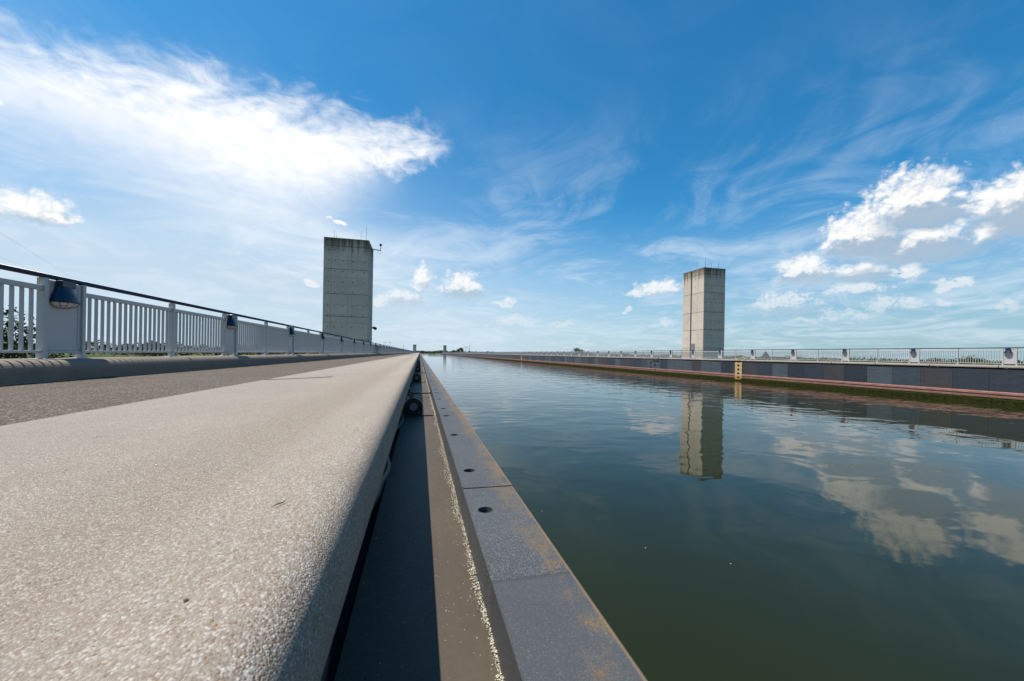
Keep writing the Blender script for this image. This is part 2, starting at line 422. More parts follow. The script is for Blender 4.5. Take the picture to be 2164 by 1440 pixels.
def m_leaf(name, a, b_):
    def f(t, b, p, r):
        n = noise(t, p, .5, 4, .7); n2 = noise(t, p, 6, 3, .7)
        setc(t, b, mix(t, (n * .6 + n2 * .4).smooth(.3, .7), a, b_))
    return mat(name, f, .7, .25)
M_LEAF = m_leaf('leaves_mid', (.030, .050, .014), (.085, .120, .034))
M_LEAFD = m_leaf('leaves_dark', (.020, .036, .014), (.050, .078, .028))
M_WOOD = m_leaf('woodland', (.030, .048, .022), (.065, .085, .036))
M_BARK = plain('bark', (.060, .048, .036), .95, .1)
def f_ground(t, b, p, r):
    n = noise(t, p, .012, 5, .6); n2 = noise(t, p, .2, 5, .65)
    c = mix(t, n.smooth(.35, .65), (.055, .085, .024), (.130, .130, .050))
    c = mix(t, n2 * .5, c, (.045, .07, .02)); setc(t, b, c)
M_GROUND = mat('meadow', f_ground, .95, .1)
M_ROOF = plain('red_roof', (.22, .075, .05), .8, .2)
M_STONE = plain('grey_masonry', (.20, .19, .18), .9, .2)

# ------------------------------------------------------------------ mesh helpers
class MB:
    def __init__(s): s.v, s.f, s.mi = [], [], []
    def add(s, vs, fs, mi=0):
        o = len(s.v); s.v += [tuple(v) for v in vs]; s.f += [tuple(i + o for i in f) for f in fs]; s.mi += [mi] * len(fs); return s
    def box(s, x0, x1, y0, y1, z0, z1, mi=0):
        if x0 > x1: x0, x1 = x1, x0
        return s.add([(x0, y0, z0), (x1, y0, z0), (x1, y1, z0), (x0, y1, z0), (x0, y0, z1), (x1, y0, z1), (x1, y1, z1), (x0, y1, z1)],
                     [(0, 3, 2, 1), (4, 5, 6, 7), (0, 1, 5, 4), (1, 2, 6, 5), (2, 3, 7, 6), (3, 0, 4, 7)], mi)
    def cbox(s, x0, x1, y0, y1, z0, z1, c=.004, mi=0):
        """box with chamfered vertical and horizontal edges (shared corners cut)"""
        if x0 > x1: x0, x1 = x1, x0
        bm = bmesh.new(); bmesh.ops.create_cube(bm, size=1)
        for v in bm.verts: v.co = ((x0 + x1) / 2 + v.co.x * (x1 - x0), (y0 + y1) / 2 + v.co.y * (y1 - y0), (z0 + z1) / 2 + v.co.z * (z1 - z0))
        bmesh.ops.bevel(bm, geom=bm.edges[:], offset=c, segments=1, affect='EDGES')
        bm.verts.index_update()
        s.add([v.co[:] for v in bm.verts], [[v.index for v in f.verts] for f in bm.faces], mi); bm.free(); return s
    def prism(s, prof, y0, y1, closed=True, caps=True, mi=0, flip=False, ny=1):
        n = len(prof); vs = []
        for k in range(ny + 1):
            y = y0 + (y1 - y0) * k / ny
            vs += [(x, y, z) for x, z in prof]
        fs = []
        for k in range(ny):
            for i in range(n if closed else n - 1):
                j = (i + 1) % n; a, b = k * n, (k + 1) * n
                fs.append((a + i, a + j, b + j, b + i) if not flip else (a + j, a + i, b + i, b + j))
        if closed and caps: fs += [tuple(range(n)), tuple(reversed(range(ny * n, ny * n + n)))]
        return s.add(vs, fs, mi)
    def tube(s, pts, r, n=8, caps=True, mi=0):
        pts = [Vector(p) for p in pts]; rr = r if isinstance(r, (list, tuple)) else [r] * len(pts)
        vs, fs = [], []
        for i, p in enumerate(pts):
            d = (pts[min(i + 1, len(pts) - 1)] - pts[max(i - 1, 0)]).normalized()
            a = d.cross(Vector((0, 0, 1)) if abs(d.z) < .95 else Vector((1, 0, 0))).normalized(); b = d.cross(a)
            for k in range(n):
                q = 2 * math.pi * k / n; vs.append(p + rr[i] * (math.cos(q) * a + math.sin(q) * b))
        for i in range(len(pts) - 1):
            for k in range(n): fs.append((i * n + k, i * n + (k + 1) % n, (i + 1) * n + (k + 1) % n, (i + 1) * n + k))
        if caps: fs += [tuple(reversed(range(n))), tuple(range((len(pts) - 1) * n, len(pts) * n))]
        return s.add(vs, fs, mi)
    def mesh(s, name, mats, smooth=False):
        me = bpy.data.meshes.new(name); me.from_pydata(s.v, [], s.f)
        for m in (mats if isinstance(mats, (list, tuple)) else [mats]): me.materials.append(m)
        if any(s.mi): me.polygons.foreach_set('material_index', s.mi)
        bm = bmesh.new(); bm.from_mesh(me); bmesh.ops.recalc_face_normals(bm, faces=bm.faces); bm.to_mesh(me); bm.free()
        if smooth:
            for p in me.polygons: p.use_smooth = True
        me.update(); return me
    def build(s, name, mats, parent=None, smooth=False, loc=None):
        return link(name, s.mesh(name, mats, smooth), parent, loc)
def link(name, me, parent=None, loc=None):
    o = bpy.data.objects.new(name, me); col.objects.link(o)
    if loc is not None: o.location = loc
    if parent is not None: o.parent = parent
    return o
def tag(o, label=None, cat=None, group=None, kind=None):
    if label: o['label'] = label
    if cat: o['category'] = cat
    if group: o['group'] = group
    if kind: o['kind'] = kind
    return o
def empty(name, loc=(0, 0, 0)): return link(name, None, None, loc)

WID = 30.88                    # the far half of the bridge mirrors the near half about the canal's middle
Y0, Y1 = -3.0, 640.0
ZW = -2.09
def mx(x, far): return WID - x if far else x
def pm(prof, far): return [(mx(x, far), z) for x, z in prof]

# ------------------------------------------------------------------ setting: ground, water, paths
def disc_ground():
    mb = MB(); n = 96; vs = [(0, 0, -11.0)]; fs = []
    rs = [60, 200, 600, 1500, 4000, 9000]
    for r in rs: vs += [(r * math.cos(2 * math.pi * k / n), r * math.sin(2 * math.pi * k / n), -11.0) for k in range(n)]
    for k in range(n): fs.append((0, 1 + k, 1 + (k + 1) % n))
    for i in range(len(rs) - 1):
        for k in range(n):
            a = 1 + i * n; b = a + n; fs.append((a + k, b + k, b + (k + 1) % n, a + (k + 1) % n))
    tag(mb.add(vs, fs).build('ground', M_GROUND), 'flat green meadow land below the bridge', None, None, 'structure')
disc_ground()
mb = MB(); ys = [-6, 0, 20, 60, 200, Y1]
mb.add([(x, y, ZW) for y in ys for x in (.268, WID - .268)], [(2 * i, 2 * i + 1, 2 * i + 3, 2 * i + 2) for i in range(len(ys) - 1)])
mb.add([(-30, Y1, ZW), (WID + 30, Y1, ZW), (WID + 40, 1500, ZW), (-40, 1500, ZW)], [(0, 1, 2, 3)])
tag(mb.build('water', M_WATER), 'still dark green canal water with faint ripples', None, None, 'structure')

def zpath(x):
    if x < -3.95: return -.25
    if x < -1.335: return -.25 + (x + 3.95) / 2.615 * .1545
    return -.0955 + (x + 1.335) * .0516
SHOULDER = [(-.772, -.0663), (-.60, -.0640), (-.44, -.0618), (-.36, -.0600), (-.315, -.0570), (-.275, -.0515), (-.235, -.0435), (-.195, -.0345), (-.165, -.0280), (-.140, -.0235), (-.122, -.0215), (-.108, -.0225), (-.098, -.0265), (-.0905, -.0330), (-.0850, -.0420), (-.0815, -.0530), (-.0798, -.0680), (-.0795, -.0950), (-.0800, -.1200), (-.0850, -.1280), (-.1000, -.1320), (-.35, -.1320), (-.77, -.1600)]
GAPY = [(3.76, 3.86), (27.2, 27.3)]
for far in (False, True):
    side = 'far' if far else 'near'
    # asphalt lane
    mb = MB(); mb.prism(pm([(-4.36, zpath(-4.36)), (-3.95, zpath(-3.95)), (-3.2, zpath(-3.2)), (-2.2, zpath(-2.2)), (-1.337, zpath(-1.337) - .003), (-1.337, -.40), (-4.36, -.45)], far), Y0, Y1)
    tag(mb.build('path_' + side, M_ASPH), 'brown asphalt lane along the %s side of the canal' % side, None, None, 'structure')
    # pale middle strip, cut by expansion joints
    mb = MB(); ya = Y0
    for g0, g1 in GAPY + [(Y1, Y1)]:
        mb.prism(pm([(-1.334, zpath(-1.334)), (-.773, -.0665), (-.773, -.20), (-1.334, -.20)], far), ya, g0)
        if g1 > g0: mb.prism(pm([(-1.334, zpath(-1.334) - .05), (-.773, -.115), (-.773, -.20), (-1.334, -.20)], far), g0, g1)
        ya = g1
    tag(mb.build('path_strip_' + side, M_STRIP), 'pale aggregate strip with expansion joints on the %s path' % side, None, None, 'structure')
    # kerb under the railing
    KP = [(-4.33, -.262), (-4.325, -.135), (-4.328, -.105), (-4.337, -.078), (-4.352, -.052), (-4.373, -.030), (-4.400, -.014), (-4.430, -.004), (-4.46, 0.0), (-4.98, .004), (-5.0, -.02), (-5.0, -.8), (-4.40, -.8), (-4.40, -.262)]
    mb = MB(); mb.prism(pm(KP, far), Y0, Y1)
    tag(mb.build('kerb_' + side, M_KERB, smooth=False), 'rounded concrete kerb carrying the %s railing' % side, None, None, 'structure')
    mb = MB(); mb.add([(mx(a, far), yv, zpath(a) + .004) for yv in (Y0, Y1) for a in (-4.325, -4.275)], [(0, 1, 3, 2)])  # pale sheet painted as the sunlit line at the kerb foot
    tag(mb.build('kerb_sunlit_strip_' + side, M_COPING), 'pale painted sunlit strip along the foot of the %s kerb' % side, None, None, 'structure')
    mb = MB(); mb.add([(mx(a, far), yv, zpath(a) + .004) for yv in (Y0, Y1) for a in (-4.271, -4.13)], [(0, 1, 3, 2)])  # dark sheet painted as the handrail's shadow beside the kerb
    tag(mb.build('rail_shadow_strip_' + side, M_RAIL_SHADOW), 'dark painted handrail shadow beside the %s kerb' % side, None, None, 'structure')
    # bridge body below
    mb = MB(); mb.box(mx(-4.9, far), mx(-.2, far), Y0, Y1, -3.2, -.43)
    tag(mb.build('bridge_deck_' + side, M_COPING), 'concrete body of the bridge under the %s path' % side, None, None, 'structure')
# near shoulder
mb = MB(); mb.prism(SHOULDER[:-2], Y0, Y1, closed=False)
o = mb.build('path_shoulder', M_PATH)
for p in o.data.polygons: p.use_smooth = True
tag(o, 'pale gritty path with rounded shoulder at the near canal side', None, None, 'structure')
# far shoulder: coping stones with open joints
cop = empty('coping', (WID, 12, -.07)); tag(cop, 'pale concrete coping of jointed stones along the far canal wall', 'coping')
FS = pm(SHOULDER, True)
LST = 2.955; y = 14.46 - 2 * LST
me = MB().prism([(x - WID, z + .07) for x, z in FS], .018, LST - .022).mesh('coping_stone', M_COPING)
for k in range(32):
    link('coping_stone', me, cop, (0, y + k * LST - 12, 0))
yy = y + 32 * LST
mb = MB()
while yy < Y1:
    mb.prism([(x - WID, z + .07) for x, z in FS], yy - 12 + .018, min(yy + LST, Y1) - 12 - .022); yy += LST
tag(mb.build('coping_run', M_COPING, cop), kind='stuff')

# ------------------------------------------------------------------ canal edge, near side: gutter and gritted plates
edge = empty('canal_edge_beam', (.2, 0, -.3)); tag(edge, 'dark gritted steel edge of the canal trough with bolt holes, near side', 'edge beam')
ZP, ZF = -.231, -.317
XI, XO = .130, .282
def loc(o, p): o.location = p; return o
def at_edge(mb, name, m, smooth=False):
    o = mb.build(name, m, edge, smooth); o.location = (-.2, 0, .3); return o
mb = MB()
mb.add([(-.115, Y0, ZF), (XI, Y0, ZF), (XI, Y1, ZF), (-.115, Y1, ZF), (-.115, Y0, ZF - .06), (-.115, Y1, ZF - .06)], [(0, 1, 2, 3), (0, 3, 5, 4)])
at_edge(mb, 'gutter_floor', M_FLOOR)
mb = MB(); mb.add([(-.40, Y0, ZF - .055), (-.113, Y0, ZF - .055), (-.113, Y1, ZF - .055), (-.40, Y1, ZF - .055), (-.25, Y0, -.132), (-.25, Y1, -.132), (-.25, Y0, ZF - .055), (-.25, Y1, ZF - .055)], [(0, 1, 2, 3), (4, 5, 7, 6)])
at_edge(mb, 'cable_slot', M_DGREY)
def plate_piece(length, holes):
    """top plate with real round holes, inner upstand and outer face"""
    mb = MB(); n = 16; r = .0195; hx = .170; half = .030
    w = [XI + .003, hx - half, hx + half, XO - .004]
    def quad(x0, x1, y0, y1): mb.add([(x0, y0, 0), (x1, y0, 0), (x1, y1, 0), (x0, y1, 0)], [(0, 1, 2, 3)])
    quad(w[0], w[1], 0, length); quad(w[2], w[3], 0, length)
    ya = 0
    for hy in list(holes) + [None]:
        if hy is None: quad(w[1], w[2], ya, length); break
        quad(w[1], w[2], ya, hy - half)
        vs, fs = [], []
        for k in range(n):
            q = 2 * math.pi * (k + .5) / n; c, s_ = math.cos(q), math.sin(q); m_ = half / max(abs(c), abs(s_))
            vs += [(hx + m_ * c, hy + m_ * s_, 0), (hx + r * c, hy + r * s_, 0), (hx + r * c, hy + r * s_, -.045)]
        for k in range(n):
            a, b = 3 * k, 3 * ((k + 1) % n)
            fs += [(a, b, b + 1, a + 1), (a + 1, b + 1, b + 2, a + 2)]
        fs.append(tuple(3 * k + 2 for k in range(n)))
        # corner fillers of the square
        i0 = len(vs); vs += [(hx + half, hy + half, 0), (hx - half, hy + half, 0), (hx - half, hy - half, 0), (hx + half, hy - half, 0)]
        mb.add(vs, fs)
        for ci, k in ((0, 1), (1, 5), (2, 9), (3, 13)):
            mb.add([vs[3 * k], vs[i0 + ci], vs[3 * (k + 1)] if k + 1 < n else vs[0]], [(0, 1, 2)])
        ya = hy + half
    prof_i = [(XI + .003, 0), (XI, -.003), (XI, -.10)]
    prof_o = [(XO - .004, 0), (XO - .001, -.0015), (XO, -.005), (XO, -.12)]
    for pr in (prof_i, prof_o): mb.prism(pr, 0, length, closed=False)
    # bolt heads down in the holes
    for hy in holes: mb.tube([(hx, hy, -.0449), (hx, hy, -.036)], .012, 6)
    # end faces
    for yv in (0, length): mb.add([(XI, yv, -.10), (XI, yv, -.003), (XO, yv, -.005), (XO, yv, -.12)], [(0, 1, 2, 3)])
    return mb.mesh('edge_plate', M_PLATE)
HO = (.17, .755, 1.335)
pme = plate_piece(1.496, HO)
for k in range(-2, 40):
    yk = 1.14 + 1.5 * k
    o = link('edge_plate', pme, edge, (-.2, yk + .002, ZP + .3 + (.0012 if k % 3 == 0 else 0.0)))
mb = MB()
yk = 1.14 + 60
while yk < Y1: mb.box(XI, XO, yk + .002, min(yk + 1.498, Y1), ZP - .1, ZP); yk += 1.5
tag(at_edge(mb, 'edge_plate_run', M_PLATE), kind='stuff')
mb = MB(); mb.box(.150, .268, Y0, Y1, -3.0, ZP - .055)
at_edge(mb, 'trough_wall', PANELS[3])
mb = MB(); mb.box(XI + .006, .15, Y0, Y1, ZF - .1, ZP - .06); at_edge(mb, 'upstand', M_DGREY)

# sand and grit swept against the upstand
def grains():
    mb = MB(); rnd = random.Random(3)
    base = [Vector(v) for v in ((1, 0, 0), (-1, 0, 0), (0, 1, 0), (0, -1, 0), (0, 0, 1), (0, 0, -1))]
    F = [(0, 2, 4), (2, 1, 4), (1, 3, 4), (3, 0, 4), (2, 0, 5), (1, 2, 5), (3, 1, 5), (0, 3, 5)]
    def one(x, y, r, mi):
        rot = Matrix.Rotation(rnd.random() * 6.28, 3, 'Z') @ Matrix.Rotation(rnd.random() * 3, 3, 'X')
        sc = Vector((rnd.uniform(.7, 1.3), rnd.uniform(.7, 1.3), rnd.uniform(.5, 1)))
        mb.add([tuple(rot @ Vector((v.x * sc.x * r, v.y * sc.y * r, v.z * sc.z * r)) + Vector((x, y, ZF + r * .45))) for v in base], F, mi)
    for i in range(15000):
        y = .35 + 13 * rnd.random() ** 1.7
        dens = .55 + .45 * math.sin(y * 5.1 + 1.3 * math.sin(y * 2.3))
        wdt = .0075 * (.5 + dens) * (1 + .4 * math.sin(y * 17))
        x = XI - abs(rnd.gauss(0, wdt)) - .001
        pile = max(0, 1 - (XI - x) / .014)
        one(x, y, rnd.uniform(.0007, .0019) * (1 + .25 * (y > 3)), 0 if rnd.random() < .80 else (1 if rnd.random() < .5 else 2))
        if pile > .3 and rnd.random() < .6:
            v = mb.v[-6:]; dz = rnd.uniform(.001, .004) * pile
            mb.v[-6:] = [(a, b, c + dz) for a, b, c in v]
    for i in range(1500):
        y = .35 + 8 * rnd.random() ** 1.5; x = rnd.uniform(-.16, XI)
        if x < -.11: continue
        one(x, y, rnd.uniform(.0004, .0014), 0 if rnd.random() < .7 else 2)
    m1 = plain('pale_sand', (.74, .69, .58), .95, .2, 0, .3, 200); m2 = plain('mossy_crumb', (.16, .15, .04), .95, .1, 0, .3, 200); m3 = plain('dark_crumb', (.06, .045, .03), .95, .1)
    tag(mb.build('sand', [m1, m2, m3]), 'pale sand and crumbs swept against the gutter upstand', 'sand', None, 'stuff')
grains()

# brackets that carry the pipe in the gutter
def bracket_mesh():
    mb = MB(); n = 28; r = .0665; d = .012
    prof = [(-r, 0)] + [(r * math.cos(math.pi - math.pi * k / (n - 1)), .070 + r * math.sin(math.pi - math.pi * k / (n - 1))) for k in range(n)] + [(r, 0)]
    prof.reverse(); mb.prism(prof, 0, d)
    body = mb.mesh('clamp_plate', M_BLACK)
    mb = MB(); rim = [(.0672 * math.cos(math.pi - math.pi * k / 27), -.004, .070 + .0672 * math.sin(math.pi - math.pi * k / 27)) for k in range(28)]
    mb.tube(rim, .0025, 6); rimm = mb.mesh('rim', M_STEEL, True)
    mb = MB(); mb.tube([(0, -.010, .068), (0, -.001, .068)], [.028, .030], 24); hub = mb.mesh('pipe_end', M_MIDGREY)
    mb = MB(); mb.cbox(-.072, .15, -.028, -.006, -.001, .008, .002); foot = mb.mesh('foot_bar', M_DGREY)
    mb = MB(); mb.tube([(.043, -.006, .022), (.043, 0, .022)], .006, 6); bolt = mb.mesh('bolt', M_STEEL)
    return dict(clamp_plate=body, rim=rimm, pipe_end=hub, foot_bar=foot, bolt=bolt)
BM = bracket_mesh()
blabels = ['black round-topped pipe bracket in the gutter, nearest the camera', 'second black pipe bracket along the gutter, beyond the cross brace', 'third black pipe bracket along the shaded gutter', 'fourth black pipe bracket far along the gutter', 'fifth black pipe bracket, smallest one visible in the gutter']
for k, yb in enumerate((3.05, 6.5, 10.0, 13.7, 17.3)):
    e = empty('pipe_bracket', (-.040, yb, ZF + .001)); tag(e, blabels[k], 'bracket', 'pipe brackets in the gutter')
    for n_, m_ in BM.items(): link(n_, m_, e)
for k, (yb, lb) in enumerate(((4.30, 'dark steel cross brace spanning the gutter behind the nearest bracket'), (8.6, 'thin cross brace further along the gutter'))):
    e = empty('cross_brace', (0, yb, ZF)); tag(e, lb, 'brace', 'braces across the gutter')
    MB().cbox(-.075, XI - .002, -.02, .02, .040, .052, .002).build('bar', M_DGREY, e)
    MB().cbox(-.095, -.060, -.016, .016, .0, .070, .003).build('block', M_MIDGREY, e)
    MB().cbox(XI - .010, XI - .002, -.02, .02, .030, .075, .002).build('end_plate', M_DGREY, e)
# drain hoses lying in the slot below the shoulder
for j, (xx, zz, rr, ph, nm) in enumerate(((-.152, -.305, .020, 0, 'thick black hose sagging in the slot under the path shoulder'), (-.178, -.240, .016, 1.7, 'thinner black hose behind the thick one under the shoulder'))):
    pts = []; yv = .25
    while yv < 22:
        pts.append((xx + .026 * math.sin(yv * 5.2 + ph) + .012 * math.sin(yv * 11.7), yv, zz + .024 * math.sin(yv * 6.7 + ph * 2))); yv += .05
    tag(MB().tube(pts, rr, 10).build('drain_hose', M_BLACK, smooth=True), nm, 'hose', 'hoses under the path shoulder')

# ------------------------------------------------------------------ far canal wall: fender panels, rubbing strip, algae
fw_ = empty('canal_wall', (WID - .282, 10, ZW)); tag(fw_, 'dark panelled far canal wall with faded red strip and algae line', 'wall')
XF = WID - .282
def rel(mb, name, m, kind=None):
    o = mb.build(name, m, fw_); o.location = (-XF, -10, -ZW)
    if kind: o['kind'] = kind
    return o
panel_me = {}
for i, m in enumerate(PANELS):
    mb = MB(); mb.cbox(0, .05, .004, 1.496, 0, 1.20, .006); panel_me[i] = mb.mesh('panel', m)
bm_ = MB()
for yy_ in HO:
    for zz_ in (.10, .40, .70, .98, 1.15): bm_.tube([(-.006, yy_, zz_), (.004, yy_, zz_)], .020, 8)
bolt_me = bm_.mesh('bolt_row', M_GAUGE)
strip_bm = MB(); strip_bm.prism([(-.055, .0), (-.055, -.11), (-.02, -.13), (-.02, -.31), (.04, -.31), (.04, .028), (0, .028)], .003, 1.497)
strip_me = strip_bm.mesh('rubbing_strip', M_RED)
rnd = random.Random(11); pk = {}
ypan = 14.63 - 6 * 1.5
first = ypan
for k in range(72):
    yk = ypan + 1.5 * k; mi = PW[(k * 5 + (k // 6) * 3) % len(PW)] if k % 11 else 1
    fix = {6: 0, 7: 2, 8: 4, 9: 1, 10: 3, 11: 2, 12: 0, 20: 1, 26: 1, 27: 1, 28: 4}
    mi = fix.get(k, mi)
    p = link('panel', panel_me[mi], fw_, (rnd.uniform(-.004, .004), yk - 10, -1.43 - ZW))
    if k < 26: link('bolts', bolt_me, p)
    link('rubbing_strip', strip_me, fw_, (0, yk - 10, -1.46 - ZW))
yk = ypan + 72 * 1.5; k = 72; mb = MB(); ms = MB()
while yk < Y1:
    mb.box(XF, XF + .05, yk + .004, min(yk + 1.496, Y1), -1.43, -.231, PW[(k * 5 + (k // 6) * 3) % len(PW)])
    ms.prism([(XF + a, b - 1.46) for a, b in ((-.055, .0), (-.055, -.11), (-.02, -.13), (-.02, -.31), (.04, -.31), (.04, .028), (0, .028))], yk + .003, yk + 1.497)
    yk += 1.5; k += 1
rel(mb, 'panel_run', PANELS, 'stuff'); rel(ms, 'rubbing_strip_run', M_RED, 'stuff')
mb = MB(); mb.box(XF + .045, XF + .15, first, Y1, -3.2, -.24); mb.box(XF, XF + .12, first, Y1, -.29, -.232); rel(mb, 'backing', M_DGREY)
mb = MB(); nseg = 900; vs = []; rnd = random.Random(5)
for i in range(nseg + 1):
    yv = first + (Y1 - first) * (i / nseg) ** 2.2
    zt = -1.80 + rnd.uniform(-.035, .035)
    vs += [(XF - .022, yv, zt), (XF - .05 - rnd.uniform(0, .03), yv, zt - .06), (XF - .055 - rnd.uniform(0, .03), yv, -2.2)]
mb.add(vs, [(3 * i + a, 3 * i + 3 + a, 3 * i + 4 + a, 3 * i + 1 + a) for i in range(nseg) for a in (0, 1)])
rel(mb, 'algae_band', M_ALG, 'stuff')

# ladders let into the far wall
def ladder(yc, label, grab=True, group='yellow wall ladders'):
    e = empty('wall_ladder', (XF, yc, ZW)); tag(e, label, 'ladder', group)
    zt, zb = -.27, -1.95
    w = .42; mb = MB()
    rows = [(-.30, -.34), (-.49, -.68), (-.88, -1.07), (-1.27, -1.47), (-1.66, -1.85)]
    o = MB()
    o.cbox(-.07, -.01, -w, -.14, zb - ZW, zt - ZW, .01); o.build('side_rail', M_YELLOW, e)
    o = MB(); o.cbox(-.07, -.01, .14, w, zb - ZW, zt - ZW, .01); o.build('side_rail', M_YELLOW, e)
    edges = [zt] + [v for r_ in rows for v in r_] + [zb]
    for a, b in zip(edges[0::2], edges[1::2]):
        if a - b > .02: MB().cbox(-.066, -.012, -.141, .141, b - ZW, a - ZW, .006).build('rung', M_YELLOW, e)
    MB().box(-.008, -.003, -.14, .14, zb - ZW, zt - ZW).build('recess', M_GAUGE, e)
    if grab:
        pts = [(.05, .50, -.14 - ZW), (.05, .50, .02 - ZW), (.25, .42, .10 - ZW), (.45, .0, .26 - ZW), (.45, -.06, .26 - ZW), (.25, -.42, .10 - ZW), (.05, -.50, .02 - ZW), (.05, -.50, -.14 - ZW)]
        MB().tube(pts, .022, 8).build('grab_bar', M_BYEL, e, True)
ladder(31.82, 'yellow ladder in the far wall with a grab bar, right of the tower')
ladder(115.5, 'small distant yellow ladder on the far canal wall', False)
# staff gauge
e = empty('staff_gauge', (XF, 46.2, ZW)); tag(e, 'black checkered staff gauge with dark box on the far wall', 'gauge')
for a, b in ((-.55, -.82), (-1.13, -1.40), (-1.75, -2.12)): MB().cbox(-.03, -.006, .37, .66, b - ZW, a - ZW, .003).build('black_field', M_GAUGE, e)
for a, b in ((-.80, -1.10), (-1.40, -1.71)): MB().cbox(-.03, -.006, -.56, -.30, b - ZW, a - ZW, .003).build('black_field', M_GAUGE, e)
MB().box(-.012, -.005, -.56, .66, -2.12 - ZW, -.5 - ZW).build('board', PANELS[1], e)
MB().cbox(-.05, .10, -1.3, .12, -.49 - ZW, -.235 - ZW, .02).build('box', M_DGREY, e)
MB().cbox(-.02, .06, -1.28, -.95, -.235 - ZW, -.03 - ZW, .02).build('sensor_head', M_DGREY, e)

# ------------------------------------------------------------------ railings
MOD, PW_, RH = 4.751, .579, 1.10
def lamp_meshes():
    """blue half-round hood on a box bracket, glass bowl below; built pointing to +x"""
    br = MB().cbox(.0, .080, -.104, .104, .958, 1.045, .004).mesh('bracket', M_BLUE)
    n = 14
    mb = MB(); lv = [(.960, .107, .082), (.90, .125, .095), (.84, .155, .118), (.785, .180, .138), (.765, .186, .142)]
    vs = []
    for z, a, b in lv:
        for k in range(n + 1):
            q = -math.pi / 2 + math.pi * k / n
            c = math.cos(q); s_ = math.sin(q)
            vs.append((max(.002, abs(c) ** .8 * b), a * (abs(s_) ** .9) * (1 if s_ > 0 else -1), z))
    fs = [(i * (n + 1) + k, i * (n + 1) + k + 1, (i + 1) * (n + 1) + k + 1, (i + 1) * (n + 1) + k) for i in range(len(lv) - 1) for k in range(n)]
    fs.append(tuple(range(n + 1)))
    hood = mb.add(vs, fs).mesh('hood', M_BLUE)
    mb = MB(); vs = []; lv = [(.766, 1.0), (.735, .93), (.705, .72), (.688, .40), (.682, .08)]
    for z, s in lv:
        for k in range(n + 1):
            q = -math.pi / 2 + math.pi * k / n; vs.append((.004 + math.cos(q) * .135 * s, math.sin(q) * .174 * s, z))
    fs = [(i * (n + 1) + k, i * (n + 1) + k + 1, (i + 1) * (n + 1) + k + 1, (i + 1) * (n + 1) + k) for i in range(len(lv) - 1) for k in range(n)]
    lens = mb.add(vs, fs).mesh('lens', M_LENS, True)
    rim = MB().tube([(.008 + math.cos(-math.pi / 2 + math.pi * k / 20) * .138, math.sin(-math.pi / 2 + math.pi * k / 20) * .180, .760) for k in range(21)] , .008, 6).mesh('rim', M_BLACK)
    cage = MB()
    for q in (-1.0, -.5, 0, .5, 1.0):
        cage.tube([(.006 + math.cos(q) * .141 * s, math.sin(q) * .181 * s, z) for z, s in lv], .0025, 5)
    return dict(bracket=br, hood=hood, lens=lens, rim=rim, cage=cage.mesh('cage', M_BLACK))
LAMP = lamp_meshes()

